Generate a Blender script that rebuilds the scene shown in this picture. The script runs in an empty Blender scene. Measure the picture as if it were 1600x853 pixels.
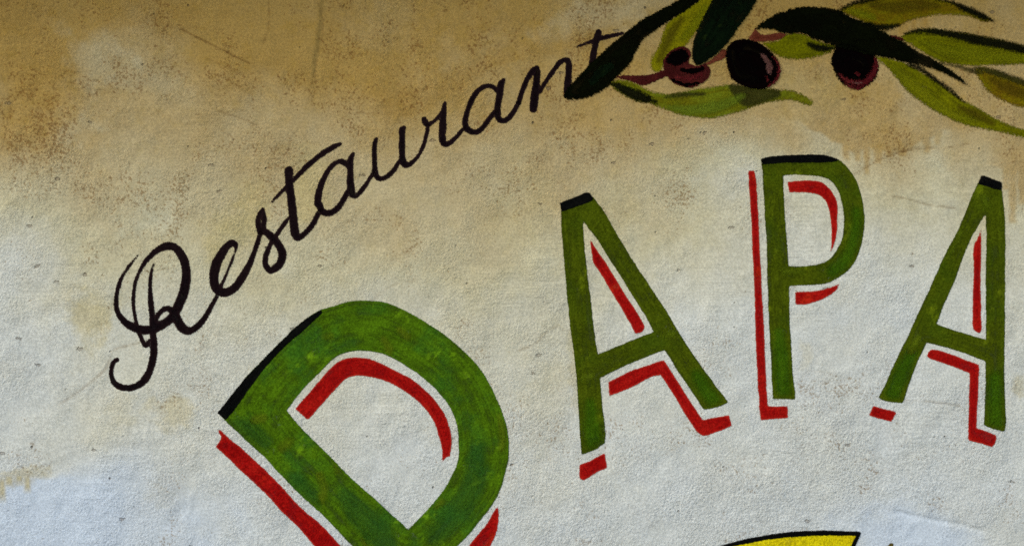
import bpy, math
import numpy as np

# ------------------------------------------------------------------ camera, sky, sun, exposure
sc = bpy.context.scene
C = sc.collection
PX = 0.00125                 # metres of wall for one pixel of the photograph
ZC = 1.90                    # height of the picture's centre above the pavement
CAM_D = 3.0

cam = bpy.data.cameras.new('camera')
cam.sensor_width = 36.0
cam.lens = 36.0 * CAM_D / (1600 * PX)
cam.clip_end = 200.0
cam_o = bpy.data.objects.new('camera', cam)
C.objects.link(cam_o)
cam_o.location = (0, -CAM_D, ZC)
cam_o.rotation_euler = (math.radians(90), 0, 0)
sc.camera = cam_o

SUN_DIR = np.array((-0.60, -0.42, 0.68)); SUN_DIR /= np.linalg.norm(SUN_DIR)   # from the wall towards the sun
sun_el = math.asin(SUN_DIR[2]); sun_az = math.atan2(SUN_DIR[0], SUN_DIR[1])

w = bpy.data.worlds.new('World'); sc.world = w; w.use_nodes = True
wn = w.node_tree.nodes; wl = w.node_tree.links
sky = wn.new('ShaderNodeTexSky'); sky.sky_type = 'NISHITA'; sky.sun_disc = False
sky.sun_elevation = sun_el; sky.sun_rotation = sun_az
sky.dust_density = 1.0; sky.air_density = 1.0; sky.ozone_density = 1.0
wl.new(sky.outputs[0], wn['Background'].inputs['Color'])
wn['Background'].inputs['Strength'].default_value = 0.14

sl = bpy.data.lights.new('sun', 'SUN'); sl.energy = 1.7; sl.angle = math.radians(16); sl.color = (1.0, 0.97, 0.92)
so = bpy.data.objects.new('sun', sl); C.objects.link(so)
from mathutils import Vector, Matrix
so.rotation_euler = Vector(SUN_DIR.tolist()).to_track_quat('Z', 'Y').to_euler()
so.location = (-3, -3, 5)

sc.cycles.use_denoising = False        # the sand grain is finer than a denoiser keeps
vs = sc.view_settings
vs.view_transform = 'Standard'; vs.look = 'None'; vs.exposure = 0.46; vs.gamma = 1.0; vs.use_curve_mapping = False

# ------------------------------------------------------------------ numpy noise
def vnoise(u, v, cell, seed):
    """smooth value noise in [-1, 1] over coordinate arrays u, v"""
    r = np.random.RandomState(seed).uniform(-1, 1, (256, 256))
    a = u / cell + 1000.37; b = v / cell + 1000.71
    i = np.floor(a).astype(int); j = np.floor(b).astype(int)
    fa = a - i; fb = b - j
    fa = fa * fa * fa * (fa * (fa * 6 - 15) + 10); fb = fb * fb * fb * (fb * (fb * 6 - 15) + 10)
    g = lambda di, dj: r[(i + di) & 255, (j + dj) & 255]
    return (g(0, 0) * (1 - fa) + g(1, 0) * fa) * (1 - fb) + (g(0, 1) * (1 - fa) + g(1, 1) * fa) * fb
def fnoise(u, v, cell, seed, octaves=4, gain=0.5):
    s = 0; a = 1; t = 0
    for k in range(octaves):
        s = s + a * vnoise(u * math.cos(k) - v * math.sin(k), u * math.sin(k) + v * math.cos(k), cell / 2 ** k, seed + k * 17)
        t += a; a *= gain
    return s / t * 1.35
def sstep(a, b, x):
    t = np.clip((x - a) / (b - a), 0, 1)
    return t * t * (3 - 2 * t)

# ------------------------------------------------------------------ 2-D shapes in photograph pixels
def smooth(pts, closed, sub=6):
    """Catmull-Rom through pts (x, y[, 1 = sharp corner] or x, y, r for strokes)"""
    n = len(pts); out = []
    P = [np.array(p[:2], float) for p in pts]
    corner = [len(p) > 2 and p[2] == 1 for p in pts]
    for i in range(n if closed else n - 1):
        p1 = P[i]; p2 = P[(i + 1) % n]
        p0 = P[(i - 1) % n] if (closed or i > 0) else 2 * p1 - p2
        p3 = P[(i + 2) % n] if (closed or i + 2 < n) else 2 * p2 - p1
        L = np.linalg.norm(p2 - p1)
        m1 = np.zeros(2) + (p2 - p1) if corner[i] else (p2 - p0) * L / max(L + np.linalg.norm(p1 - p0), 1e-6)
        m2 = (p2 - p1) if corner[(i + 1) % n] else (p3 - p1) * L / max(L + np.linalg.norm(p3 - p2), 1e-6)
        for k in range(sub):
            t = k / sub
            out.append((2*t**3 - 3*t*t + 1) * p1 + (t**3 - 2*t*t + t) * m1 + (-2*t**3 + 3*t*t) * p2 + (t**3 - t*t) * m2)
    if not closed: out.append(P[-1])
    return np.array(out)
def sd_poly(U, V, poly):
    """signed distance, positive inside"""
    d2 = np.full(U.shape, 1e12); ins = np.zeros(U.shape, bool)
    n = len(poly)
    for i in range(n):
        ax, ay = poly[i]; bx, by = poly[(i + 1) % n]
        ex, ey = bx - ax, by - ay
        q = ex * ex + ey * ey
        if q < 1e-12: continue
        px, py = U - ax, V - ay
        t = np.clip((px * ex + py * ey) / q, 0, 1)
        np.minimum(d2, (px - t * ex) ** 2 + (py - t * ey) ** 2, out=d2)
        if ay != by:
            c = ((ay > V) != (by > V)) & (U < ex * (V - ay) / (by - ay) + ax)
            ins ^= c
    d = np.sqrt(d2)
    return np.where(ins, d, -d)
def sd_stroke(U, V, pts):
    """signed distance to a brush stroke: pts = (x, y, radius)"""
    xy = smooth([p[:2] for p in pts], False)
    r = np.interp(np.arange(len(xy)) / 6.0, np.arange(len(pts)), [p[2] for p in pts])
    d = np.full(U.shape, -1e6)
    for i in range(len(xy) - 1):
        ax, ay = xy[i]; ex, ey = xy[i + 1] - xy[i]
        q = max(ex * ex + ey * ey, 1e-9)
        px, py = U - ax, V - ay
        t = np.clip((px * ex + py * ey) / q, 0, 1)
        np.maximum(d, r[i] + (r[i + 1] - r[i]) * t - np.sqrt((px - t * ex) ** 2 + (py - t * ey) ** 2), out=d)
    return d

# ------------------------------------------------------------------ the wall's surface: one lattice shared by plaster and paint
STEP = 2.5
U0, U1, V0, V1 = -160.0, 1760.0, -120.0, 980.0
us = np.arange(U0, U1 + .1, STEP); vs_ = np.arange(V0, V1 + .1, STEP)
NU, NV = len(us), len(vs_)
U, V = np.meshgrid(us, vs_)                     # [row, column]

def line_d(pts, sub=8):
    xy = smooth(pts, False, sub)
    d2 = np.full(U.shape, 1e12)
    lo = xy.min(0) - 40; hi = xy.max(0) + 40
    i0, i1 = np.searchsorted(us, [lo[0], hi[0]]); j0, j1 = np.searchsorted(vs_, [lo[1], hi[1]])
    u = U[j0:j1, i0:i1]; v = V[j0:j1, i0:i1]; dd = d2[j0:j1, i0:i1]
    for i in range(len(xy) - 1):
        ax, ay = xy[i]; ex, ey = xy[i + 1] - xy[i]
        px, py = u - ax, v - ay
        t = np.clip((px * ex + py * ey) / max(ex * ex + ey * ey, 1e-9), 0, 1)
        np.minimum(dd, (px - t * ex) ** 2 + (py - t * ey) ** 2, out=dd)
    return np.sqrt(d2)
def blob(cx, cy, rx, ry, rot=0, seed=1, wob=.35, soft=.6):
    """irregular patch, 1 inside to 0 outside"""
    c, s = math.cos(rot), math.sin(rot)
    du, dv = U - cx, V - cy
    a = (du * c + dv * s) / rx; b = (-du * s + dv * c) / ry
    q = np.sqrt(a * a + b * b) + wob * fnoise(U, V, min(rx, ry) * .8, seed, 5, .6)
    return 1 - sstep(1 - soft, 1 + soft * .4, q)

# relief in metres: hand-trowelled plaster, proud patches, ridges, hairline cracks
H = 0.0030 * fnoise(U, V, 260, 3, 3) + 0.0010 * fnoise(U, V, 60, 9, 3) + 0.00035 * fnoise(U, V, 18, 21, 2)
H += 0.0030 * sstep(0, 5, 500 - (V - 60) * .13 - U + 4 * fnoise(U, V, 30, 5)) * (1 - sstep(90, 150, V)) * sstep(-260, 60, U - 200)   # edge of a plaster coat
smooth_patch = np.maximum.reduce([blob(1440, 850, 130, 60, .1, 31), blob(1460, 520, 70, 160, 0, 33) * .7, blob(1120, 430, 60, 110, 0, 35) * .7,
                                  blob(1420, 330, 120, 70, 0, 36) * .7, blob(130, 560, 150, 90, 0, 37) * .6, blob(60, 800, 160, 60, 0, 39) * .4,
                                  blob(1290, 350, 60, 90, 0, 41) * .6])
H += 0.0012 * smooth_patch
crease = np.exp(-(line_d([(1400, 799), (1430, 806), (1470, 814), (1500, 819), (1535, 829)]) / 3.5) ** 2)
H -= 0.0022 * crease
for p in ([(232, 610), (236, 640), (228, 680)], [(300, 770), (296, 800), (285, 815)], [(205, 690), (210, 720), (203, 745)], [(1221, 765), (1223, 776)], [(495, 840), (530, 822)],
          [(862, 690), (880, 664)], [(990, 640), (1010, 600)], [(40, 735), (95, 712), (110, 705)], [(240, 672), (262, 668)]):
    H += 0.0006 * np.exp(-(line_d(p) / 3.0) ** 2)
cracks = [([(283, 46), (300, 55), (340, 75), (370, 90), (390, 100)], .8), ([(325, 93), (365, 112)], .3), ([(340, 174), (372, 184), (402, 197)], .55),
          ([(92, 632), (122, 612), (150, 590), (166, 575), (178, 548), (200, 540), (232, 532)], .6), ([(1335, 272), (1375, 250), (1400, 240), (1440, 232), (1480, 231), (1515, 224)], .6),
          ([(1395, 307), (1422, 312), (1450, 320), (1492, 325)], .55), ([(810, 548), (836, 536), (852, 520), (872, 508)], .55), ([(1412, 625), (1460, 628), (1500, 634)], .45),
          ([(508, 374), (530, 357), (560, 335)], .4), ([(418, -20), (421, 20), (420, 45), (411, 72)], .5), ([(580, 470), (612, 447), (650, 438)], .3),
          ([(1240, 610), (1265, 580), (1325, 592), (1340, 600)], .25), ([(700, 735), (650, 800)], .0), ([(240, 30), (275, 45), (300, 44), (350, 48)], .25),
          ([(590, 785), (612, 802)], .35), ([(20, 160), (10, 200), (4, 235)], .5), ([(496, 0), (505, 40), (497, 85), (491, 130), (487, 165)], .35)]
CR = np.zeros(U.shape)
for p, s in cracks:
    jag = 1.6 * fnoise(U, V, 9, 77, 2)
    CR = np.maximum(CR, min(1.0, .95 * s) * np.exp(-((line_d(p) + jag * .6) / 1.4) ** 2))
H -= 0.0007 * CR
edge_fade = sstep(0, 60, np.minimum(np.minimum(U - U0, U1 - U), np.minimum(V - V0, V1 - V)))
H *= edge_fade

# pigment: lime white under an ochre wash put on by hand, thick above and thin below
wash_rows = {   # how much ochre wash, read off at u = 0, 200 ... 1600
    -150: (.95, .95, .97, .97, .95, .95, .95, .95, .95),
    0: (1.0, .95, .98, .96, .95, .86, .95, .94, .92), 100: (1.0, .80, .95, .95, .93, .90, .90, .88, .86), 200: (.84, .72, .76, .86, .84, .84, .78, .84, .80),
    300: (.54, .60, .66, .66, .64, .60, .34, .46, .58), 400: (.27, .45, .50, .50, .50, .44, .26, .24, .30), 500: (.16, .26, .33, .36, .36, .22, .14, .12, .20),
    600: (.11, .20, .22, .22, .30, .15, .10, .10, .14), 700: (.12, .22, .12, .14, .16, .10, .08, .06, .13), 800: (.00, .02, .08, .10, .10, .06, .07, .02, .08),
    1000: (0, 0, .04, .08, .1, .05, .06, .0, .05)}
rk = sorted(wash_rows); W = np.array([wash_rows[k] for k in rk]); ck = np.arange(0, 1601, 200.0)
uu = np.clip(U + 38 * fnoise(U, V, 120, 51, 4, .6), 0, 1600); vv = np.clip(V + 38 * fnoise(U, V, 110, 57, 4, .6), -150, 1000)
ci = np.clip(np.searchsorted(ck, uu, 'right') - 1, 0, 7); cf = sstep(0, 1, (uu - ck[ci]) / 200)
rka = np.array(rk, float); ri = np.clip(np.searchsorted(rka, vv, 'right') - 1, 0, len(rk) - 2); rf = (vv - rka[ri]) / (rka[ri + 1] - rka[ri])
wash = (W[ri, ci] * (1 - cf) + W[ri, ci + 1] * cf) * (1 - rf) + (W[ri + 1, ci] * (1 - cf) + W[ri + 1, ci + 1] * cf) * rf
wash = wash + .075 * fnoise(U, V, 90, 61, 5, .62) * (wash > .03)
for b, s in ((blob(150, 88, 52, 48, .5, 71, .7, .9), .19), (blob(118, 205, 30, 42, .9, 73, .7, .9), .16), (blob(235, 345, 60, 34, -.5, 75, .7, .9), .1), (blob(960, 20, 130, 30, -.25, 77, .7, .9), .14),
             (blob(1120, 250, 90, 60, 0, 79, .6, .9), .1), (blob(40, 410, 70, 60, 0, 81, .5), .04), (blob(590, 45, 80, 60, 0, 83, .6, .9), .05), (blob(690, 85, 50, 34, -.3, 84, .6, .9), .05),
             (blob(60, 520, 90, 50, 0, 85, .5), .04), (blob(1440, 180, 40, 90, -.4, 86, .5), .1)):
    wash = wash - s * b
# paler coat in the lower corner with its ragged, dripping upper edge
low = 742 + 12 * fnoise(U, V, 60, 91, 4) - np.clip(U - 90, 0, 400) * .32 + np.clip(U - 230, 0, 500) * .5
cw = 3 + 45 * sstep(70, 170, U)
coat = sstep(-1, 1, (V - low) / cw) * (1 - sstep(150, 300, U))
wash = np.clip(wash * (1 - .8 * coat), 0, 1.1)
yellow = np.zeros(U.shape)
for b, s in ((blob(372, 352, 48, 70, .3, 101, .5), .8), (blob(478, 292, 44, 60, .2, 103, .5), .7), (blob(140, 495, 36, 46, .3, 105, .6), .75), (blob(272, 645, 40, 34, 0, 107, .6), .6),
             (blob(190, 640, 24, 30, 0, 109, .6), .25), (blob(20, 745, 60, 14, -.2, 111, .6), .6), (blob(900, 560, 14, 90, 0, 113, .6), .45), (blob(1240, 150, 90, 40, 0, 115, .6), .3),
             (blob(960, 325, 40, 46, 0, 117, .6), .3), (blob(850, 640, 40, 90, 0, 118, .6), .2), (blob(255, 775, 30, 20, 0, 119, .6), .18), (blob(1050, 250, 60, 40, 0, 120, .6), .25),
             (blob(820, 330, 60, 90, 0, 121, .6), .25), (blob(1260, 560, 14, 24, 0, 123, .6), .3), (blob(1592, 605, 12, 18, 0, 124, .6), .5), (blob(770, 690, 26, 12, 0, 126, .6), .2)):
    yellow = np.maximum(yellow, s * b)
amber = np.zeros(U.shape)
for b, s in ((blob(625, 165, 44, 34, 0, 133, .5), .8), (blob(60, 110, 60, 90, .2, 135, .6, .9), .25), (blob(380, 120, 30, 50, 0, 137, .6), .35), (blob(540, 30, 50, 40, 0, 139, .6), .35), (blob(250, 20, 120, 30, 0, 141, .6), .5),
             (blob(90, 200, 40, 60, .3, 143, .6, .9), .2), (blob(20, 30, 70, 40, 0, 144, .6), .55), (blob(780, 20, 60, 30, 0, 145, .6), .35), (blob(1230, 20, 60, 20, 0, 146, .6), .3)):
    amber = np.maximum(amber, s * b)
# runs of thin ochre below the olive branch and at the far right: wet edges with drips
def runs(edge, u0, u1, drips, rise, k):
    e = np.interp(us, [p[0] for p in edge], [p[1] for p in edge])[None, :] + 7 * fnoise(U, V, 24, k, 3)
    d = V - e
    for (x, l, wd) in drips:
        top = np.interp(x, [p[0] for p in edge], [p[1] for p in edge])
        drop = wd * (1 - .45 * sstep(0, l, V - top)) - np.abs(U - x - 1.5 * fnoise(U, V, 12, k + 1, 2))
        drop = np.minimum(drop, top + l - V)
        d = np.minimum(d, -np.where(V > top - 10, drop, -99))
    m = (1 - sstep(-2.5, 2.5, d)) * sstep(-rise, -2, d)
    m = np.maximum(m * .75, .8 * np.exp(-((d + 1.5) / 2.6) ** 2) * (.45 + .55 * sstep(-.3, .5, fnoise(U, V, 30, k + 2, 3))))
    f = sstep(u0 - 25, u0 + 25, U) * (1 - sstep(u1 - 20, u1 + 20, U))
    return m * f, sstep(0, 5, d) * (1 - sstep(10, 90, d)) * f
m_run, below = runs([(1225, 170), (1260, 195), (1300, 222), (1330, 236), (1380, 238), (1430, 228), (1470, 206), (1540, 200)], 1255, 1480,
                                    [(1354, 34, 4), (1340, 14, 5), (1372, 16, 6), (1410, 10, 8), (1448, 20, 5), (1322, 16, 5), (1466, 16, 5), (1390, 8, 4)], 95, 151)
amber = np.maximum(amber, .62 * m_run); wash = wash * (1 - .15 * below)
m_run, below = runs([(1500, 225), (1555, 262), (1600, 270), (1760, 275)], 1560, 1800, [(1582, 80, 6), (1597, 48, 7), (1572, 30, 5), (1625, 60, 6)], 110, 157)
amber = np.maximum(amber, .7 * m_run); wash = wash * (1 - .2 * below)
m_run, below = runs([(540, 165), (580, 176), (620, 184), (650, 178), (690, 158), (730, 134), (770, 106), (810, 92), (860, 83), (910, 74), (950, 52), (990, 26)], 575, 965, [(612, 8, 6), (588, 6, 5)], 62, 161)
amber = np.maximum(amber, .62 * m_run)
m_run, below = runs([(1150, 176), (1200, 186), (1240, 178), (1290, 190)], 1165, 1290, [(1215, 8, 5)], 40, 169)
amber = np.maximum(amber, .38 * m_run)
for (x, y, l) in ((1408, 38, 14), (1428, 30, 14), (1446, 28, 12), (1416, 40, 8)):
    amber = np.maximum(amber, .9 * np.clip(1.6 - np.maximum(np.abs(U - x), np.abs(V - y - l / 2) * 8 / l - 2) / 3.2, 0, 1))
for (x, y, l, wd) in ((3, 745, 34, 5), (14, 742, 16, 6), (43, 742, 24, 4.5), (30, 742, 10, 5)):
    yellow = np.maximum(yellow, np.clip(1.5 - np.maximum(np.abs(U - x) / wd, np.abs(V - y - l / 2) / (l / 2)), 0, 1))
amber *= .85 + .3 * fnoise(U, V, 40, 163, 4, .6)

LIME = np.array((.61, .665, .69)); CREAM = np.array((.595, .525, .315)); OCHRE = np.array((.450, .273, .064)); YEL = np.array((.54, .43, .17)); AMB = np.array((.40, .225, .04)); BONE = np.array((.665, .638, .505)); TEAL = np.array((.64, .65, .59))
def mix(a, b, t): return a + (b - a) * np.clip(t, 0, 1)[..., None]
blue = np.maximum.reduce([coat, blob(1440, 850, 130, 62, .1, 31), .6 * sstep(700, 830, V + 40 * fnoise(U, V, 90, 173, 4)) * (1 - sstep(300, 480, U)), .16 * np.clip(fnoise(U, V, 110, 171, 4), 0, 1)])
T = mix(np.broadcast_to(TEAL, U.shape + (3,)), LIME, blue)
T = mix(T, BONE, wash / .20)
T = mix(T, CREAM, (wash - .19) / .26)
T = mix(T, OCHRE, (wash - .44) / .50)
T = mix(T, YEL, yellow * .75)
T = mix(T, AMB, amber * .9)
T = T * (1 + .05 * fnoise(U, V, 45, 181, 5, .65)[..., None])

# grime that sits in the pits of the plaster: thick above, in scattered clumps below
grime = .12 + .42 * sstep(.25, 1.0, wash) + .85 * fnoise(U, V, 55, 191, 5, .70)
for b, s in ((blob(80, 180, 120, 150, .3, 201, .5), .32), (blob(260, 330, 70, 60, -.6, 203, .6), .5), (blob(1310, 600, 40, 22, 0, 205, .7), .45), (blob(1350, 770, 22, 18, 0, 207, .7), .7),
             (blob(1050, 300, 40, 40, 0, 209, .7), .5), (blob(1270, 600, 22, 16, 0, 211, .7), .35), (blob(620, 430, 130, 40, -.3, 213, .7), .35), (blob(560, 180, 60, 50, 0, 215, .7), .35),
             (blob(150, 500, 40, 50, 0, 217, .7), .4), (blob(80, 725, 60, 22, -.2, 219, .7), .25), (blob(500, 680, 20, 16, 0, 221, .7), .5), (blob(730, 500, 40, 40, 0, 223, .7), .3), (blob(1000, 690, 90, 50, 0, 225, .7), .3)):
    grime = grime + s * b
grime = np.clip(grime + .10 + .16 * sstep(450, 620, V) - .55 * smooth_patch - .4 * coat, .05, 1.2)
grain = np.clip(.70 + .55 * fnoise(U, V, 130, 231, 4) + .55 * fnoise(U, V, 34, 237, 3) - .75 * smooth_patch + .35 * sstep(500, 760, V) * sstep(250, 420, U) * (1 - sstep(1250, 1400, U)) - .2 * sstep(250, 0, V), .12, 1.5)

# ------------------------------------------------------------------ mesh helpers
def link(name, me, mat, parent=None):
    o = bpy.data.objects.new(name, me); C.objects.link(o)
    if mat: me.materials.append(mat)
    if parent: o.parent = parent
    return o
def mesh_np(name, co, faces_flat, starts, totals, smooth_shade=True):
    me = bpy.data.meshes.new(name)
    me.vertices.add(len(co)); me.vertices.foreach_set('co', np.asarray(co, np.float32).ravel())
    me.loops.add(len(faces_flat)); me.loops.foreach_set('vertex_index', np.asarray(faces_flat, np.int32))
    me.polygons.add(len(starts)); me.polygons.foreach_set('loop_start', np.asarray(starts, np.int32))
    me.polygons.foreach_set('loop_total', np.asarray(totals, np.int32))
    me.update(calc_edges=True); me.validate()
    me.polygons.foreach_set('use_smooth', np.full(len(me.polygons), smooth_shade))
    return me
def attr(me, name, data):
    if data.ndim == 2:
        a = me.attributes.new(name, 'FLOAT_COLOR', 'POINT')
        a.data.foreach_set('color', np.concatenate([data, np.ones((len(data), 1))], 1).astype(np.float32).ravel())
    else:
        a = me.attributes.new(name, 'FLOAT', 'POINT'); a.data.foreach_set('value', data.astype(np.float32))
def to_x(u): return (u - 800.0) * PX
def to_z(v): return ZC + (426.5 - v) * PX
def empty(name, u, v, label, cat, group=None):
    o = bpy.data.objects.new(name, None); C.objects.link(o); o.empty_display_size = .05
    o.location = (to_x(u), 0, to_z(v)); o['label'] = label; o['category'] = cat
    if group: o['group'] = group
    return o
ORIGIN = {}

# ------------------------------------------------------------------ materials
class G:
    def __init__(s, name):
        s.m = bpy.data.materials.new(name); s.m.use_nodes = True
        s.t = s.m.node_tree; s.t.nodes.clear()
        s.out = s.t.nodes.new('ShaderNodeOutputMaterial')
    def n(s, typ, ins=None, **kw):
        nd = s.t.nodes.new('ShaderNode' + typ)
        for k, v in kw.items(): setattr(nd, k, v)
        for k, v in (ins or {}).items():
            if hasattr(v, 'is_output'): s.t.links.new(v, nd.inputs[k])
            else: nd.inputs[k].default_value = v
        return nd
    def math(s, op, a, b=0.0, clamp=False): return s.n('Math', {0: a, 1: b}, operation=op, use_clamp=clamp).outputs[0]
    def ramp(s, x, a, b, lo=0.0, hi=1.0): return s.n('MapRange', {0: x, 1: a, 2: b, 3: lo, 4: hi}, interpolation_type='SMOOTHSTEP').outputs[0]
    def noise(s, vec, scale, detail=3.0, rough=.55, dist=0.0): return s.n('TexNoise', {'Vector': vec, 'Scale': scale, 'Detail': detail, 'Roughness': rough, 'Distortion': dist}).outputs['Fac']
    def attr(s, name, col=False): return s.n('Attribute', attribute_name=name).outputs['Color' if col else 'Fac']
    def mix(s, f, a, b):
        nd = s.n('Mix', data_type='RGBA')
        for i, v in ((0, f), (6, a), (7, b)):
            if hasattr(v, 'is_output'): s.t.links.new(v, nd.inputs[i])
            else: nd.inputs[i].default_value = v
        return nd.outputs[2]
def rgb(c): return (c[0], c[1], c[2], 1.0)

def grain_height(g, pos):
    """the sandy float finish of the plaster, the same under paint and bare (heights about 0 to 1)"""
    a = g.noise(pos, 195.0, 4.0, .60)
    b = g.noise(pos, 360.0, 3.0, .65)
    c = g.noise(pos, 62.0, 2.0, .5)
    h = g.math('ADD', g.math('MULTIPLY', a, .62), g.math('ADD', g.math('MULTIPLY', b, .30), g.math('MULTIPLY', c, .35)))
    return h, a, b

def plaster_material():
    g = G('ochre_washed_plaster')
    pos = g.n('NewGeometry').outputs['Position']
    h, a, b = grain_height(g, pos)
    tint = g.attr('tint', True); grime = g.attr('grime'); gr = g.attr('grain'); crack = g.attr('crack')
    # uneven pick-up of the wash by the sand grains
    fine = g.noise(pos, 230.0, 3.0, .7)
    v = g.n('HueSaturation', {'Saturation': 1.0, 'Value': g.ramp(fine, .30, .70, .80, 1.12), 'Color': tint}).outputs[0]
    patch = g.noise(pos, 38.0, 3.0, .65)
    v = g.mix(g.math('MULTIPLY', g.ramp(patch, .45, .75), .22), v, g.n('HueSaturation', {'Saturation': 1.25, 'Value': .86, 'Color': tint}).outputs[0])
    # dirt in the pits, and a few larger pinholes
    pit = g.noise(pos, 215.0, 3.0, .62, .6)
    thr = g.math('SUBTRACT', .690, g.math('MULTIPLY', grime, .172))
    m = g.math('SUBTRACT', g.math('ADD', g.math('MULTIPLY', g.math('SUBTRACT', 1.0, a), .62), g.math('MULTIPLY', pit, .44)), thr)
    pitm = g.math('MULTIPLY', g.ramp(m, 0.0, .12), g.ramp(grime, .02, .6, .4, .75))
    dirt = g.n('MixRGB', {0: 1.0, 1: v, 2: (.47, .35, .24, 1)}, blend_type='MULTIPLY').outputs[0]
    v = g.mix(pitm, v, dirt)
    vo = g.n('TexVoronoi', {'Vector': pos, 'Scale': 46.0, 'Randomness': 1.0})
    hole = g.math('MULTIPLY', g.ramp(vo.outputs['Distance'], .14, .05), g.math('GREATER_THAN', g.n('SeparateColor', {0: vo.outputs['Color']}).outputs[0], .86))
    vhole = hole
    hole = g.math('MULTIPLY', hole, g.ramp(g.noise(pos, 9.0, 3.0), .45, .62))
    v = g.mix(g.math('MULTIPLY', hole, .7), v, (.10, .065, .035, 1))
    vo2 = g.n('TexVoronoi', {'Vector': g.n('Mapping', {'Vector': pos, 'Rotation': (0, .6, 0), 'Scale': (1, 1, 1.9)}).outputs[0], 'Scale': 17.0, 'Randomness': 1.0})
    chip = g.math('MULTIPLY', g.ramp(g.math('ADD', vo2.outputs['Distance'], g.math('MULTIPLY', g.math('SUBTRACT', a, .5), .35)), .11, .05), g.math('GREATER_THAN', g.n('SeparateColor', {0: vo2.outputs['Color']}).outputs[1], .945))
    v = g.mix(g.math('MULTIPLY', chip, .45), v, (.17, .12, .075, 1))
    drag = g.noise(g.n('Mapping', {'Vector': pos, 'Rotation': (0, .75, 0), 'Scale': (7, 7, 85)}).outputs[0], 1.0, 3.0, .6)
    drag = g.math('MULTIPLY', drag, g.ramp(g.noise(pos, 4.5, 3.0), .45, .65))
    cm = g.math('MULTIPLY', crack, g.ramp(b, .25, .55, .35, 1.0))
    v = g.mix(cm, v, g.n('MixRGB', {0: 1.0, 1: v, 2: (.38, .29, .19, 1)}, blend_type='MULTIPLY').outputs[0])
    h2 = g.math('SUBTRACT', g.math('MULTIPLY', h, gr), g.math('ADD', g.math('MULTIPLY', chip, .7), g.math('ADD', g.math('MULTIPLY', hole, 1.2), g.math('MULTIPLY', drag, -.6))))
    bump = g.n('Bump', {'Strength': 1.0, 'Distance': BUMP, 'Height': h2}).outputs[0]
    bs = g.n('BsdfPrincipled', {'Base Color': v, 'Roughness': .92, 'Normal': bump, 'Specular IOR Level': .25})
    g.t.links.new(bs.outputs[0], g.out.inputs[0])
    return g.m
BUMP = 0.0033

_pm = {}
def paint_material(name, main, second, third=None, angle=0.0, soft=.8, opacity=1.0, rough_edge=.75, wear=.0, streak=1.0, daub=.0, seed=0.0, thin=None, gloss=.7, spec=.0):
    """brushed masonry paint: streaks along the brush (angle in the wall's plane), ragged edge where it meets the sand grain"""
    if name in _pm: return _pm[name]
    g = G(name)
    pos = g.n('NewGeometry').outputs['Position']
    h, a, b = grain_height(g, pos)
    rot = g.n('Mapping', {'Vector': pos, 'Location': (seed, seed * .7, -seed), 'Rotation': (0, angle, 0), 'Scale': (1, 1, 1)}).outputs[0]
    sp = g.n('SeparateXYZ', {0: rot})
    lng = g.n('CombineXYZ', {0: g.math('MULTIPLY', sp.outputs[0], 9.0), 1: g.math('MULTIPLY', g.attr('edge'), .16), 2: g.math('MULTIPLY', sp.outputs[2], 9.0)}).outputs[0]
    st = g.math('ADD', g.math('MULTIPLY', g.noise(lng, 1.0, 4.0, .6), .52), g.math('MULTIPLY', g.noise(rot, 30.0, 5.0, .65), .48))
    big = g.noise(rot, 13.0, 4.0, .6)
    col = g.mix(g.math('MULTIPLY', g.ramp(st, .40, .62), streak, True), rgb(main), rgb(second))
    if third:
        col = g.mix(g.math('MULTIPLY', g.ramp(big, .45, .70), .65), col, rgb(third))
    if daub > 0:
        d = g.noise(g.n('Mapping', {'Vector': rot, 'Scale': (22, 26, 34)}).outputs[0], 1.0, 3.0, .55)
        col = g.mix(g.math('MULTIPLY', g.ramp(d, .60, .74), daub), col, rgb([min(1, c * 2.0 + k) for c, k in zip(second, (.045, .05, 0))]))
    fine = g.noise(pos, 260.0, 3.0, .65)
    col = g.n('HueSaturation', {'Saturation': 1.0, 'Value': g.ramp(fine, .30, .70, .68, 1.24), 'Color': col}).outputs[0]
    d = g.attr('edge')
    n1 = g.math('MULTIPLY', g.math('SUBTRACT', g.noise(pos, 300.0, 3.0, .6), .5), rough_edge * 4.0)
    dd = g.math('ADD', d, n1)
    al = g.ramp(dd, -soft, soft)
    if wear > 0:
        al = g.math('MULTIPLY', al, g.math('SUBTRACT', 1.0, g.math('MULTIPLY', g.ramp(g.math('ADD', g.math('MULTIPLY', a, -1.0), g.math('MULTIPLY', g.noise(pos, 22.0, 4.0, .6), 1.0)), .16, .34), wear)))
    if thin:
        col = g.mix(g.math('MULTIPLY', g.ramp(d, 3.2, .2), .8), col, rgb(thin))
    al = g.math('MULTIPLY', al, g.math('MULTIPLY', g.ramp(st, .34, .52, .88, 1.0), opacity), True)
    gr = g.attr('grain')
    bump = g.n('Bump', {'Strength': 1.0, 'Distance': BUMP * .72, 'Height': g.math('MULTIPLY', h, g.math('ADD', g.math('MULTIPLY', gr, .7), .2))}).outputs[0]
    bs = g.n('BsdfPrincipled', {'Base Color': col, 'Roughness': gloss, 'Normal': bump, 'Specular IOR Level': spec, 'Alpha': al})
    g.t.links.new(bs.outputs[0], g.out.inputs[0])
    _pm[name] = g.m
    return g.m

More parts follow.
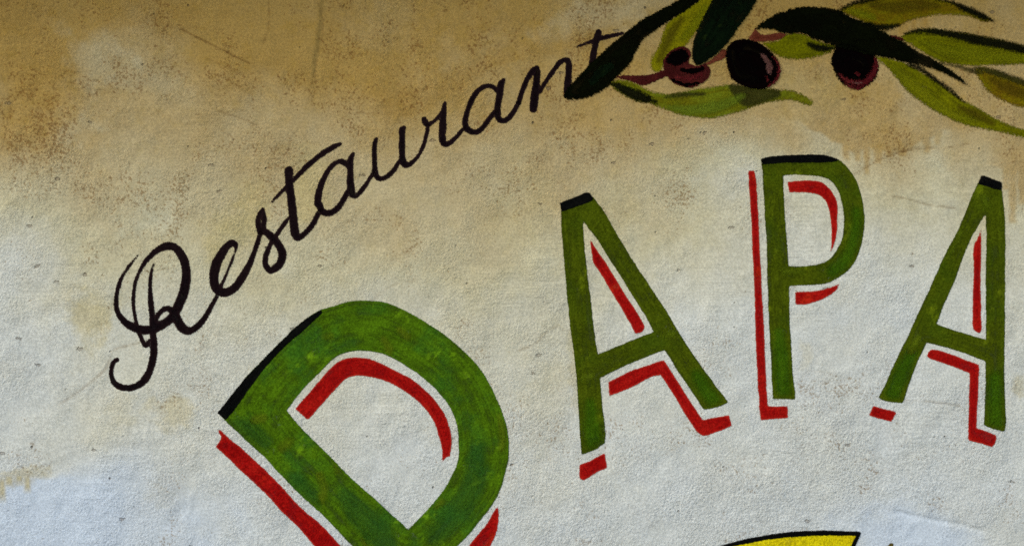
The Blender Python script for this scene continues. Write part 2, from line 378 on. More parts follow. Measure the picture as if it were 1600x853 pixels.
# ------------------------------------------------------------------ pavement and wall
def plain_material(name, c1, c2, scale, rough=.9, bump=.002):
    g = G(name); pos = g.n('NewGeometry').outputs['Position']
    n = g.noise(pos, scale, 5.0, .65); f = g.noise(pos, scale * 14, 3.0)
    col = g.mix(n, rgb(c1), rgb(c2))
    bp = g.n('Bump', {'Strength': .7, 'Distance': bump, 'Height': f}).outputs[0]
    bs = g.n('BsdfPrincipled', {'Base Color': col, 'Roughness': rough, 'Normal': bp})
    g.t.links.new(bs.outputs[0], g.out.inputs[0]); return g.m

pv = bpy.data.meshes.new('pavement')
pv.from_pydata([(-60, -60, 0), (60, -60, 0), (60, .3, 0), (-60, .3, 0)], [], [(0, 1, 2, 3)])
pave = link('pavement', pv, plain_material('worn_paving', (.20, .19, .17), (.28, .265, .24), 3.0)); pave['kind'] = 'structure'

# plaster face (fine lattice) set into a wall slab 0.35 m thick
co = np.stack([to_x(U), -H, to_z(V)], -1).reshape(-1, 3)
idx = np.arange(NU * NV).reshape(NV, NU)
quads = np.stack([idx[:-1, :-1], idx[1:, :-1], idx[1:, 1:], idx[:-1, 1:]], -1).reshape(-1, 4)
X0, X1, Z0, Z1 = -4.5, 4.5, 0.0, 3.1
outer = np.array([(X0, 0, Z1), (X0, 0, Z0), (X1, 0, Z0), (X1, 0, Z1), (X0, .35, Z1), (X0, .35, Z0), (X1, .35, Z0), (X1, .35, Z1)])
o0 = len(co)
corners = [idx[0, 0], idx[-1, 0], idx[-1, -1], idx[0, -1]]
side = [list(idx[:, 0]), list(idx[-1, :]), list(idx[::-1, -1]), list(idx[0, ::-1])]
polys = []
for k in range(4):
    polys.append([o0 + k, o0 + (k + 1) % 4] + side[k][::-1])          # border of the wall round the fine face
polys += [[o0 + 4 + k for k in (3, 2, 1, 0)], [o0, o0 + 4, o0 + 5, o0 + 1], [o0 + 1, o0 + 5, o0 + 6, o0 + 2], [o0 + 2, o0 + 6, o0 + 7, o0 + 3], [o0 + 3, o0 + 7, o0 + 4, o0]]
flat = list(quads.ravel()); starts = list(range(0, len(flat), 4)); totals = [4] * len(quads)
for p in polys:
    starts.append(len(flat)); totals.append(len(p)); flat += [int(i) for i in p]
me = mesh_np('plastered_wall', np.concatenate([co, outer]), flat, starts, totals)
def ext(a, top, bot):
    e = np.array([top, bot, bot, top, top, bot, bot, top], float)
    return np.concatenate([a.reshape((-1,) + a.shape[2:]), e])
attr(me, 'tint', ext(T, OCHRE, LIME)); attr(me, 'grime', ext(grime, .8, .2)); attr(me, 'grain', ext(grain, .7, .7)); attr(me, 'crack', ext(CR, 0, 0))
wall = link('plastered_wall', me, plaster_material())
wall['label'] = 'rough plastered house wall, ochre wash above fading to pale lime white below'; wall['category'] = 'wall'

# unseen overhang, added and sized to shade the upper wall
OVERHANG_Z, OVERHANG_D = 3.05, 0.46
em = bpy.data.meshes.new('shade_overhang')
x0, x1 = -4.9, 4.9
em.from_pydata([(x0, -OVERHANG_D, OVERHANG_Z), (x1, -OVERHANG_D, OVERHANG_Z), (x1, .6, OVERHANG_Z + .06), (x0, .6, OVERHANG_Z + .06), (x0, -OVERHANG_D, OVERHANG_Z + .12), (x1, -OVERHANG_D, OVERHANG_Z + .12), (x1, .6, OVERHANG_Z + .55), (x0, .6, OVERHANG_Z + .55)], [],
               [(3, 2, 1, 0), (4, 5, 6, 7), (0, 1, 5, 4), (1, 2, 6, 5), (2, 3, 7, 6), (3, 0, 4, 7)])
link('shade_overhang', em, plain_material('shade_overhang_boards', (.10, .065, .035), (.16, .10, .055), 6.0), wall)

# ------------------------------------------------------------------ paint sheets that follow the plaster
LIFT = 0.00045
def sheet(name, parent, mat, fn, bounds, layer, grow=1.2, wob=.5, seed=7):
    """fn(U, V) -> signed distance in px (positive = paint). The sheet is cut from the wall's own lattice."""
    lo = np.array(bounds[:2]) - grow - 8; hi = np.array(bounds[2:]) + grow + 8
    i0, i1 = max(0, np.searchsorted(us, lo[0]) - 1), min(NU, np.searchsorted(us, hi[0]) + 1)
    j0, j1 = max(0, np.searchsorted(vs_, lo[1]) - 1), min(NV, np.searchsorted(vs_, hi[1]) + 1)
    u = U[j0:j1, i0:i1]; v = V[j0:j1, i0:i1]
    d = fn(u, v) + wob * fnoise(u, v, 14, seed, 2)
    h = H[j0:j1, i0:i1]; g = grain[j0:j1, i0:i1]
    nv, nu = d.shape
    D = d.ravel() + grow; UU = u.ravel(); VV = v.ravel(); HH = h.ravel(); GG = g.ravel()
    ii = np.arange(nu * nv).reshape(nv, nu)
    q = np.stack([ii[:-1, :-1], ii[1:, :-1], ii[1:, 1:], ii[:-1, 1:]], -1).reshape(-1, 4)
    s = (D[q] > 0).sum(1)
    faces = [list(f) for f in q[s == 4]]
    extra = []; emap = {}
    def cut(a, b):
        k = (min(a, b), max(a, b))
        if k not in emap:
            t = D[a] / (D[a] - D[b]); t = min(max(t, .02), .98)
            emap[k] = nu * nv + len(extra)
            extra.append([A[a] + (A[b] - A[a]) * t for A in (UU, VV, HH, GG, D)])
        return emap[k]
    for f in q[(s > 0) & (s < 4)]:
        f = [int(x) for x in f]; p = []
        for k in range(4):
            a, b = f[k], f[(k + 1) % 4]
            if D[a] > 0: p.append(a)
            if (D[a] > 0) != (D[b] > 0): p.append(cut(a, b))
        if len(p) >= 3: faces.append(p)
    if not faces: raise ValueError('no paint in ' + name)
    A = np.stack([UU, VV, HH, GG, D], 1)
    if extra: A = np.concatenate([A, np.array(extra)])
    used = np.unique(np.concatenate([np.array(f) for f in faces]))
    remap = -np.ones(len(A), int); remap[used] = np.arange(len(used)); A = A[used]
    ox, oz = (parent.location.x, parent.location.z) if parent else (0, 0)
    pp = parent.parent if parent else None
    if pp: ox += pp.location.x; oz += pp.location.z
    cc = np.stack([to_x(A[:, 0]) - ox, -A[:, 2] - LIFT * layer, to_z(A[:, 1]) - oz], 1)
    ff = []; st = []; tt = []
    for f in faces:
        st.append(len(ff)); tt.append(len(f)); ff += [int(remap[x]) for x in f]
    m = mesh_np(name, cc, ff, st, tt)
    attr(m, 'edge', A[:, 4] - grow); attr(m, 'grain', A[:, 3])
    return link(name, m, mat, parent)
SHAPE = {}
def fill(name, parent, mat, pts, layer, hole=None, **kw):
    poly = smooth(pts, True); hp = smooth(hole, True) if hole else None
    def fn(u, v):
        d = sd_poly(u, v, poly)
        return np.minimum(d, -sd_poly(u, v, hp)) if hp is not None else d
    o = sheet(name, parent, mat, fn, (*poly.min(0), *poly.max(0)), layer, **kw)
    SHAPE[o.name] = fn
    return o
def strokes(name, parent, mat, lst, layer, inside=None, margin=2.0, **kw):
    P = np.array([p[:2] for s in lst for p in s]); R = max(p[2] for s in lst for p in s)
    def fn(u, v):
        d = sd_stroke(u, v, lst[0])
        for s in lst[1:]: d = np.maximum(d, sd_stroke(u, v, s))
        if inside: d = np.minimum(d, SHAPE[inside.name](u, v) - margin)
        return d
    return sheet(name, parent, mat, fn, (*(P.min(0) - R), *(P.max(0) + R)), layer, **kw)
def zz(x0, y0, k):
    return lambda *pts: [(x0 + p[0] / k, y0 + p[1] / k) + ((p[2] / k,) if len(p) > 2 else ()) for p in pts]

# ------------------------------------------------------------------ the handwritten word "Restaurant"
INK = dict(main=(.006, .003, .004), second=(.012, .006, .006), thin=(.022, .010, .010), wear=.2, soft=.8, rough_edge=.95)
ink = paint_material('black_script_paint', angle=-.5, **INK)
a1 = zz(150, 360, 3.28); a2 = zz(310, 220, 3.412); a3 = zz(480, 120, 4.264); a4 = zz(700, 30, 4.267)
word = empty('painted_word', 540, 330, 'handwritten black word Restaurant rising in slanted script towards the olive branch', 'lettering')
WORD = [
 [a1((215,130,3),(165,190,8),(125,260,10),(105,350,11),(112,420,13),(150,470,18),(210,503,21),(265,510,23),(320,493,23),(385,450,22),(425,380,24),(455,300,25),(463,210,22),(445,140,22),(410,92,19),(375,80,20),(330,92,17),(280,130,14),(235,190,10),(205,260,9),(192,340,10),(197,420,9),(215,500,8),(238,565,12),(258,588,14),(276,560,9)),
  a1((300,165,3),(285,210,9),(278,280,10),(280,350,14),(287,420,16),(292,500,18),(296,580,18),(293,650,19),(275,720,19),(235,780,18),(180,805,17),(125,800,17),(88,770,15),(78,720,11),(90,675,11),(108,662,12)),
  a1((300,490,12),(315,440,12),(345,405,13),(375,400,14),(405,430,22),(435,490,24),(470,515,20),(510,500,17),(555,450,14),(595,380,11),(625,330,9))],
 [a2((82,850,7),(125,765,9),(165,670,7),(195,590,6),(198,555,12),(175,545,18),(135,585,22),(95,660,26),(82,730,24),(97,790,24),(140,808,24),(190,785,22),(235,725,20),(275,650,17),(305,570,13),(330,490,12))],
 [a2((330,490,14),(317,435,15),(325,392,14),(343,365,8)), a2((343,370,7),(350,410,12),(345,465,14)),
  a2((335,470,14),(375,500,20),(420,545,22),(447,600,22),(430,660,20),(385,690,20),(357,660,16),(360,610,14),(385,550,13),(425,490,12),(470,425,10),(488,405,9))],
 [a2((482,158,22),(485,230,22),(495,320,22),(505,410,22),(515,490,24),(530,518,17),(565,495,15),(605,450,15),(640,385,14),(655,365,10)),
  a2((388,328,5),(430,285,9),(470,245,12),(530,185,13),(590,125,14),(660,70,15),(720,33,15),(757,17,8))],
 [a3((275,600,14),(245,572,18),(205,567,16),(150,610,16),(105,690,18),(75,780,23),(70,850,23)) + a2((645,345,20),(658,375,18),(690,385,17),(730,370,17),(765,325,15),(798,268,13)),
  a3((306,512,12),(288,560,20),(287,640,22),(288,720,24),(298,780,24),(320,800,14),(355,765,15),(400,705,14),(440,640,12))],
 [a3((460,417,11),(450,450,16),(447,530,17),(450,600,18),(455,650,20),(480,680,18),(525,668,17),(570,630,16),(605,580,14),(625,550,13)),
  a3((652,336,8),(635,354,22),(632,430,20),(632,510,20),(640,570,24),(660,590,18),(700,570,15),(745,520,13),(780,440,12),(800,360,12),(802,325,12))],
 [a3((778,282,17),(785,300,22),(805,320,14),(840,300,14),(880,262,13),(905,215,12),(918,170,6)),
  a3((915,185,12),(908,250,21),(902,330,25),(900,410,24),(915,450,18),(950,440,16),(995,400,15),(1030,360,13),(1045,340,11))],
 [a4((325,478,14),(290,450,16),(250,450,15),(200,480,17),(155,550,17),(125,630,18),(114,690,21),(127,732,21),(170,755,18),(220,735,18),(265,680,17),(308,625,15)),
  a4((372,406,11),(355,432,22),(345,500,22),(332,580,22),(330,640,24),(345,675,18),(385,675,17),(430,630,17),(470,560,17))],
 [a4((470,560,17),(495,480,18),(530,400,17),(565,345,16),(590,330,17)), a4((590,328,15),(595,350,22),(590,420,24),(580,500,26),(573,560,27),(568,600,25)),
  a4((612,485,14),(650,420,15),(700,350,15),(745,290,16),(785,273,15),(803,292,20),(805,350,22),(797,430,24),(790,480,20),(786,512,16))],
 [a4((1003,88,22),(985,160,22),(970,230,22),(958,300,22),(950,330,20)), a4((852,188,4),(920,165,10),(990,140,15),(1060,120,14),(1130,105,13),(1165,97,10))]]
for k, s in enumerate(WORD):
    strokes('letter', word, ink, s, 1, wob=.55, seed=300 + k)

# ------------------------------------------------------------------ the four block letters
grass = paint_material('grass_green_wall_paint', (.045, .086, .003), (.082, .168, .004), (.032, .125, .010), angle=.8, daub=.6, wear=.22, seed=2.1)
olive = paint_material('olive_green_wall_paint', (.045, .060, .002), (.074, .096, .003), (.042, .072, .003), angle=1.35, daub=.5, wear=.22, seed=5.3)
red = paint_material('red_wall_paint', (.29, .003, .003), (.41, .010, .006), (.27, .003, .003), angle=.8, wear=.16, seed=3.7, thin=(.44, .026, .014), daub=.16)
black = paint_material('black_wall_paint', (.003, .003, .003), (.005, .005, .004), angle=.6, wear=.10, seed=1.3)

D = empty('painted_letter', 560, 700, 'big grass green letter D leaning back, black edge and red shadow', 'letter', 'block letters painted on the wall')
d_face = fill('letter_face', D, grass, [(345,648,1),(384.7,589.4),(418.5,554.3),(455.1,517.7),(480.4,496.6),(501.5,484),(525.4,476.9),(545.1,471.3),(567.6,469),(602.2,472.7),(630.3,483.9),(658.5,499.4),(686.6,517.7),(711.9,537.4),(734.4,558.5),(754.1,581),(768.2,606.3),(779.5,631.6),(789.3,657),(794.5,686),(794.8,712.4),(789.8,737.4),(782.3,762.4),(769.8,787.4),(752.3,809.8),(732.3,834.8),(713.6,853),(690,877),(655,905),(618,922,1),(551,853),(504.8,804.8),(469.9,772.4),(439.9,742.4),(414.9,714.9),(384.9,687.5),(352.5,657.5,1)],
     1, hole=[(447.4,640.8,1),(477.6,603.5),(502.9,578.2),(519.8,561.3),(539.5,550.6),(562,547.2),(576.9,548.6),(602.2,554.3),(636,572.5),(664.1,592.2),(689.4,617.6),(706.3,642.9),(714.8,668.2),(716.7,693.5),(716.1,717.4),(707.4,739.9),(693.6,764.9),(674.9,787.4),(656.2,808.6),(637.9,826.8,1),(605,797.3),(582.5,776.1),(560,757.4),(539.8,737.4),(504.8,702.4),(474.8,672.5)])
fill('black_edge', D, black, [(339.7,644.3,1),(384.7,589.4),(418.5,554.3),(455.1,517.7),(480.4,496.6),(501.5,483.9,1),(504.3,488.1,1),(480.4,510.6),(446.6,540.2),(418.5,569.7),(390.3,606.3),(367.8,638.7),(353.2,656.1,1)], 2)
fill('red_shadow', D, red, [(461.5,638.1,1),(488.8,606.3),(511.3,581),(528.2,565.5),(547.9,559),(575,560.4),(588.1,564.5),(616.3,578.2),(644.4,593.7),(672.5,617.6),(692.2,642.9),(702.1,668.2),(705.4,688),(702.4,712.4,1),(697,714),(690.4,721.9,1),(691.1,707.4),(687.4,687.5),(678.2,659.8),(658.5,631.6),(636,613.3),(610.6,597.9),(585.3,590),(560,586.6),(542.3,590.8),(522.6,609.1),(502.9,631.6),(480.9,655.6,1)], 1)
fill('red_shadow', D, red, [(343.7,671.2),(350,677.5),(377.4,699.9),(409.9,729.9),(437.4,757.4),(469.9,792.4),(499.8,817.3),(532.3,853),(600,925,1),(560,928,1),(492.3,853),(467.4,824.8),(439.9,797.4),(419.9,774.9),(382.4,739.9),(355,713.7),(337,698,1),(346.2,682.5),(341.2,673.7)], 1)
fill('red_shadow', D, red, [(777,790,1),(779.3,800),(777.3,822.4),(768.6,847.3),(735,892),(700,925,1),(690,915,1),(715,880),(732.3,853),(744.8,837.3),(761.1,817.3),(772.3,797.4)], 1)

A = empty('painted_letter', 1010, 720, 'olive green letter A directly beside the D, black cap and red shadow', 'letter', 'block letters painted on the wall')
a_face = fill('letter_face', A, olive, [(876.5,320,1),(876.9,346.3),(882.5,419.5),(886.7,470.1),(893.8,530),(899.4,576.3),(903.6,632.6),(905.9,677.6),(908.4,710,1),(927.5,703),(945.3,691.7,1),(945.8,677.6),(941.6,638.2),(937.4,590.4,1),(978.2,570.7),(1038.7,546.2,1),(1057,576.3),(1079.5,610.1),(1099.8,639.6,1),(1121.7,635.4),(1138.1,628.4,1),(1113.3,596),(1090.8,565),(1064,524),(1040.1,484.2),(1017.6,450.4),(989.5,408.2),(964.1,366),(944.4,332.2),(928,308,1),(902,312)],
     1, hole=[(910.1,343.5,1),(912.9,382.9),(917.7,425.1),(921.9,458.9),(929.8,530),(934.6,553.2,1),(978.2,535.5),(1021.8,518.5,1),(1006.4,489.8),(981,450.4),(958.5,413.8),(933.2,374.4)])
fill('black_cap', A, black, [(874.9,317.3,1),(902.2,306.3),(919.1,300.7),(927,309.7),(925,314),(899.4,323.2),(877.5,330.8,1)], 2)
fill('red_shadow', A, red, [(922.5,374.4,1),(930.4,387.1),(950.1,416.6),(978.2,461.7),(997.9,492.6),(1007.2,509.5),(1004,517),(993.1,521.4,1),(981,498.3),(955.7,456),(938.8,427.9),(927.5,411),(924.2,394.1)], 1)
fill('red_shadow', A, red, [(950.9,596.6,1),(983.8,580.5),(1037.3,562.2,1),(1062.6,601.6),(1082.3,632.6),(1097.8,655.7,1),(1118,652),(1138.6,648.1,1),(1144.3,664.9,1),(1118.9,674.8),(1097.8,679.9),(1079.5,660.7),(1057,624.1),(1032.2,585.3,1),(1017.6,589),(981,607.3),(952.3,617.7,1)], 1)
fill('red_shadow', A, red, [(905.6,726.3,1),(925,718),(944.4,708,1),(948.7,729.7,1),(930,739),(912.1,750.2,1),(905.6,746.6,1)], 1)

P = empty('painted_letter', 1260, 650, 'olive green letter P with round bowl, black top bar and red shadow', 'letter', 'block letters painted on the wall')
p_face = fill('letter_face', P, olive, [(1189.5,250,1),(1192.6,297.1),(1195.1,340.9),(1197.7,384.8),(1199,450),(1200.4,480.4),(1202.6,520.9),(1205.3,574.8),(1207.4,622.8,1),(1242.2,623.3,1),(1241.5,612),(1239,591),(1236.3,547.8),(1233.6,493.9),(1232.8,445.9,1),(1265.9,445.4),(1289.3,442.8),(1309.9,433.8),(1330.6,415.7),(1342.2,392.5),(1348.6,366.7),(1349.9,338.3),(1346,307.4),(1335.7,279),(1322.8,259.7),(1309.9,250.1),(1290,247,1)],
     1, hole=[(1223.5,274.4,1),(1242.9,273.3),(1271.2,274.4),(1291.9,279),(1304.8,290.6),(1313.8,310),(1317.7,333.2),(1318.4,353.8),(1315.1,374.4),(1304.8,395.1),(1291.9,408),(1273.8,413.6),(1253.2,416.2),(1231.2,415.7,1),(1228.7,374.4),(1226.1,333.2),(1224.3,299.6)])
fill('black_cap', P, black, [(1187.9,248.1,1),(1217.1,243.4),(1268.6,241.9),(1290.6,242.9),(1311.2,249.3,1),(1304.8,252.7),(1273.8,254),(1227.4,254.5),(1191.3,257.1,1)], 2)
fill('red_shadow', P, red, [(1169.3,267.9,1),(1178.4,266.9,1),(1181,279),(1183.5,315.1),(1186.1,374.4),(1190,450),(1193.1,507.4),(1195.8,569.4),(1199.1,634.7,1),(1230.3,634.1,1),(1230.9,652.5,1),(1188.6,655.7,1),(1186.4,634.1),(1183.7,591),(1180.2,507.4),(1177.8,440),(1175.3,389.9),(1173.2,333.2),(1170.6,302.2)], 1)
fill('red_shadow', P, red, [(1230.5,284.7,1),(1263.5,282.1),(1284.1,285.5),(1299.6,299.6),(1307.3,317.7),(1307.9,340.9),(1306,369.3),(1300.9,387.3),(1297.5,393.3,1),(1299.1,369.3),(1297.5,340.9),(1293.2,320.3),(1284.1,307.4),(1271.2,302.2),(1253.2,300.9),(1233.1,300.9,1)], 1)
fill('red_shadow', P, red, [(1242.2,456.2,1),(1262,455.5),(1279.4,454),(1301,447.5),(1311.8,443.2,1),(1303.7,456.2),(1284.8,467),(1263.2,474.5),(1242.2,475.9,1)], 1)

A2 = empty('painted_letter', 1480, 690, 'olive green letter A with upright outer leg, beside the P at picture edge', 'letter', 'block letters painted on the wall')
a2_face = fill('letter_face', A2, olive, [(1528.5,285,1),(1512.6,320.7),(1493.7,365.2),(1477.5,394.8),(1456,443.4),(1434.4,490),(1420.9,520.5),(1402,558.2),(1383.1,601.4),(1372.4,620.8,1),(1382,626),(1410.1,629.7,1),(1414.2,620.2),(1427.6,579.8),(1447.9,534.7,1),(1491,546.1),(1540.1,564.1,1),(1539.6,606.8),(1538.2,647.2),(1536.9,663.4,1),(1552,670),(1569.2,673.6,1),(1571.4,663.4),(1570.6,620.2),(1569.2,579.8),(1570.6,480),(1570.6,432.6),(1570,346.3),(1566.5,308.5),(1564.5,290,1)],
     1, hole=[(1539.6,334.2,1),(1540.9,373.3),(1540.1,421.8),(1540.9,490),(1540.9,530.7,1),(1501.8,519.1),(1462.7,507,1),(1474.8,475.7),(1488.3,446.1),(1504.5,402.9),(1518,370.6)])
fill('black_cap', A2, black, [(1533.6,274.8),(1550,279.5),(1565.2,285.1,1),(1565.2,295.1),(1561.7,297.2),(1545,292),(1527.4,287.8,1),(1530.1,280.2)], 2)
fill('red_shadow', A2, red, [(1532.8,358.4,1),(1533,372),(1532.8,389.4),(1532.3,448.8),(1533.6,507),(1531.5,519.6),(1520.7,513.7),(1520.2,480),(1521.2,421.8),(1521.2,386.8),(1527.4,370.6)], 1)
fill('red_shadow', A2, red, [(1456,546.1),(1491,555.5),(1530.1,570.3,1),(1528.8,601.4),(1525.5,668.8,1),(1540,673),(1556.6,679.6,1),(1555.7,689),(1550.4,697.9,1),(1528.8,691.7),(1513.1,687.7,1),(1513.9,636.4),(1515.3,582.5,1),(1491,573),(1456,560.9),(1448.4,556.3)], 1)
fill('red_shadow', A2, red, [(1364.3,633.7,1),(1382,639),(1401.5,643.2,1),(1393.1,658.5,1),(1375,654),(1357.5,649.1,1)], 1)

# later brushwork over the dry letters: fresher green at the feet, pale daubs at the joints, cool green low on the D
grassy = paint_material('fresh_green_overpaint', (.038, .105, .003), (.060, .150, .004), angle=.6, soft=8.0, opacity=.55, rough_edge=1.3, wear=.2, seed=7.4)
daubs = paint_material('pale_green_daub_paint', (.105, .150, .005), (.150, .200, .008), angle=.6, soft=4.5, opacity=.5, rough_edge=1.6, wear=.35, seed=8.3)
cool = paint_material('cool_green_overpaint', (.024, .096, .012), (.036, .130, .018), angle=.6, soft=9.0, opacity=.42, rough_edge=1.3, wear=.25, seed=9.2)
for face, mat, name, lst in (
    (a_face, grassy, 'fresh_green_foot', [(922,630,4),(925,665,9),(927,690,8)]), (a_face, grassy, 'fresh_green_foot', [(1088,585,4),(1104,608,9),(1114,624,7)]),
    (p_face, grassy, 'fresh_green_foot', [(1217,520,4),(1221,570,9),(1224,606,9)]), (a2_face, grassy, 'fresh_green_foot', [(1425,550,4),(1405,590,9),(1395,612,8)]),
    (a2_face, grassy, 'fresh_green_foot', [(1555,590,5),(1554,630,9),(1554,658,8)]), (p_face, grassy, 'fresh_green_edge', [(1338,330,3),(1336,370,6),(1322,405,6),(1300,425,4)]),
    (a_face, daubs, 'pale_daub', [(1045,522,3),(1060,520,5),(1075,524,3)]), (a_face, daubs, 'pale_daub', [(910,590,3),(924,587,3)]),
    (p_face, daubs, 'pale_daub', [(1226,424,4),(1238,421,5),(1252,424,2)]), (p_face, daubs, 'pale_daub', [(1266,270,1.5),(1278,272,2)]), (p_face, daubs, 'pale_daub', [(1340,398,2),(1336,406,2)]),
    (a2_face, daubs, 'pale_daub', [(1536,310,4),(1542,322,4)]), (a2_face, daubs, 'pale_daub', [(1478,400,4),(1486,386,5),(1500,362,3)]), (a2_face, daubs, 'pale_daub', [(1424,545,4),(1434,528,4)]), (a2_face, daubs, 'pale_daub', [(1472,536,2),(1480,539,2)]),
    (d_face, daubs, 'pale_daub', [(508,526,3),(516,524,3)]), (d_face, daubs, 'pale_daub', [(600,530,3),(607,545,5),(604,556,3)]), (d_face, daubs, 'pale_daub', [(625,515,3),(636,525,4)]),
    (d_face, daubs, 'pale_daub', [(400,655,5),(412,652,5)]), (d_face, daubs, 'pale_daub', [(440,700,5),(452,690,6)]), (d_face, daubs, 'pale_daub', [(500,742,4),(506,765,5),(500,785,4)]), (d_face, daubs, 'pale_daub', [(568,830,4),(572,848,5)]),
    (d_face, daubs, 'pale_daub', [(782,650,3),(786,675,4),(784,700,3)]), (d_face, daubs, 'pale_daub', [(680,790,4),(690,784,4)]), (d_face, daubs, 'pale_daub', [(522,700,3),(524,715,3),(528,735,3)]),
    (d_face, cool, 'cool_green_stroke', [(540,775,8),(560,800,16),(590,830,18),(610,860,10)]), (d_face, cool, 'cool_green_stroke', [(455,745,5),(470,755,9),(490,790,6)]), (d_face, cool, 'cool_green_stroke', [(745,700,8),(742,750,14),(715,800,14),(680,835,10)]),
    (d_face, cool, 'cool_green_stroke', [(370,660,4),(390,668,8),(415,690,6)])):
    strokes(name, face, mat, [[(x, y, q + (4 if mat is not daubs else 1.5)) for x, y, q in lst]], 3, inside=face, margin=5.0 if mat is not daubs else 3.0, grow=4.5)

# ------------------------------------------------------------------ the olive branch
o1 = zz(880, 0, 4.267); o2 = zz(1020, 0, 4.264); o3 = zz(1160, 0, 5.331); o4 = zz(1300, 0, 3.71)
deep = paint_material('blackish_green_leaf_paint', (.0025, .003, .001), (.007, .009, .002), (.002, .002, .001), angle=-.6, wear=.18, rough_edge=3.0, streak=.35, seed=4.4)
bottle = paint_material('bottle_green_leaf_paint', (.0025, .005, .002), (.006, .015, .004), (.002, .003, .0015), angle=1.1, wear=.14, rough_edge=2.0, daub=.2, streak=.5, seed=6.2)
lime = paint_material('yellow_green_leaf_paint', (.200, .175, .003), (.240, .205, .003), angle=1.1, wear=.3, rough_edge=3.4, soft=2.6, seed=7.7)
sage = paint_material('sage_green_leaf_paint', (.140, .128, .004), (.155, .178, .008), (.130, .105, .003), angle=.1, wear=.3, rough_edge=3.4, soft=2.6, seed=8.1)
moss = paint_material('moss_green_leaf_paint', (.110, .104, .002), (.175, .168, .002), angle=-.3, wear=.3, rough_edge=3.4, soft=2.6, seed=9.4)
drab = paint_material('drab_olive_leaf_paint', (.165, .100, .003), (.180, .140, .003), angle=.2, wear=.3, rough_edge=3.4, soft=2.6, seed=3.3)
veil = paint_material('thin_brown_glaze_paint', (.030, .028, .006), (.050, .045, .009), angle=.4, soft=3.0, opacity=.72, rough_edge=2.0, wear=.2, seed=2.9)
shade = paint_material('soft_black_brush_paint', (.004, .004, .002), (.010, .010, .003), angle=-.3, soft=3.2, opacity=.92, rough_edge=3.2, wear=.3, seed=1.9)
wine = paint_material('wine_red_paint', (.055, .008, .007), (.085, .014, .010), (.035, .004, .004), angle=.3, wear=.15, rough_edge=1.8, seed=5.9)
rust = paint_material('rusty_red_paint', (.115, .022, .010), (.160, .040, .018), angle=.6, wear=.2, rough_edge=1.6, seed=6.6)
plum = paint_material('black_olive_paint', (.0012, .001, .001), (.003, .001, .001), angle=.2, wear=.05, rough_edge=2.6, seed=4.9)
blush = paint_material('dull_pink_highlight_paint', (.120, .048, .036), (.185, .085, .062), angle=1.2, soft=1.6, opacity=.85, wear=.35, rough_edge=2.2, seed=7.1)
maroon = paint_material('thin_maroon_brush_paint', (.095, .009, .010), (.14, .018, .016), angle=1.0, soft=2.4, opacity=.92, wear=.3, rough_edge=3.4, seed=8.8)

fresh = paint_material('soft_fresh_green_brush_paint', (.125, .165, .009), (.160, .210, .014), angle=.1, soft=4.5, opacity=.62, rough_edge=1.6, wear=.2, seed=2.2)
gold = paint_material('soft_yellow_green_brush_paint', (.190, .190, .004), (.240, .230, .005), angle=.4, soft=4.5, opacity=.6, rough_edge=1.6, wear=.2, seed=3.1)
umbra = paint_material('soft_umber_brush_paint', (.075, .048, .004), (.100, .066, .005), angle=.4, soft=4.5, opacity=.42, rough_edge=1.8, wear=.25, seed=4.1)
B = empty('painted_olive_branch', 1250, 110, 'painted olive branch with long green leaves and three dark olives above the letters', 'mural')
leaf = lambda mat, pts, layer, lab, **k: (lambda o: (o.__setitem__('label', lab), o)[1])(fill('leaf', B, mat, pts, layer, **k))
f4 = leaf(sage, [(951.5,128.9),(968,125.5),(985.5,127.7),(1011.2,140.6),(1030,146.5),(1048.1,147.7),(1078.6,141.9),(1109.1,137.2),(1139.6,133),(1180,136),(1214.7,140.7),(1235.8,141.9),(1254.5,148.9),(1269.8,159.5),(1266.3,164.5),(1249.8,159.5),(1231.1,156),(1207.6,158.3),(1184.2,164.2),(1160.7,172.4),(1137.3,179.4),(1113.8,184.1),(1085.7,182.9),(1057.5,177.1),(1034.1,168.9),(1020.6,164.1),(992.5,157),(973.7,147.6),(959.7,138.3)], 1, 'long sage green leaf under the middle olive', grow=2.2)
strokes('dark_streak', f4, shade, [[(958,131,3),(972,138,6),(990,147,8),(1008,154,7),(1024,160,2)]], 2, grow=3)
strokes('dark_streak', f4, veil, [[(1040,152,2),(1070,148,3),(1100,147,2.5)]], 2, grow=3)
fill('glaze_shadow', f4, veil, [(1139,133),(1160,133),(1184,139),(1217,140.7),(1219.3,150.1),(1202.9,157.1),(1185,163),(1170.1,166.5),(1158.4,163),(1146.6,150.1)], 2, grow=3)
f2 = leaf(lime, [(1095,-2),(1112,-25),(1122,-22),(1114.4,0),(1102.6,25.8),(1086.2,50.4),(1069.8,72.7),(1054,80),(1039.4,92),(1034,108),(1022,113),(1017.1,96.1),(1030,72.7),(1041.7,39.8),(1060,22)], 1, 'yellow green leaf between the two darkest upper leaves', grow=2.5)
f1 = leaf(deep, [(881,152),(884.7,140.6),(903.4,119.5),(926.9,96.1),(955,70.3),(978.4,50.4),(1001.9,32.8),(1030,17.6),(1062.8,0),(1090,-18),(1118,-30),(1112,-14),(1094.4,0),(1072.2,16.4),(1044,34),(1020.6,50.4),(1004.2,63.3),(994.8,79.7),(983.1,100.8),(966.7,117.2),(948,135.9),(926.9,148.8),(908.1,155.1),(888,155)], 3, 'blackish diagonal leaf touching the last script letter', grow=2)
strokes('green_streak', f1, bottle, [[(925,128,5),(940,112,8),(955,104,5)]], 4, grow=2)
st1 = fill('stem', B, wine, [(958,120),(983.1,118.4),(1004.2,118.4),(1025.3,114.8),(1041.7,109),(1046,116),(1025.3,126.6),(1004.2,133.6),(983.1,126.6)], 2)
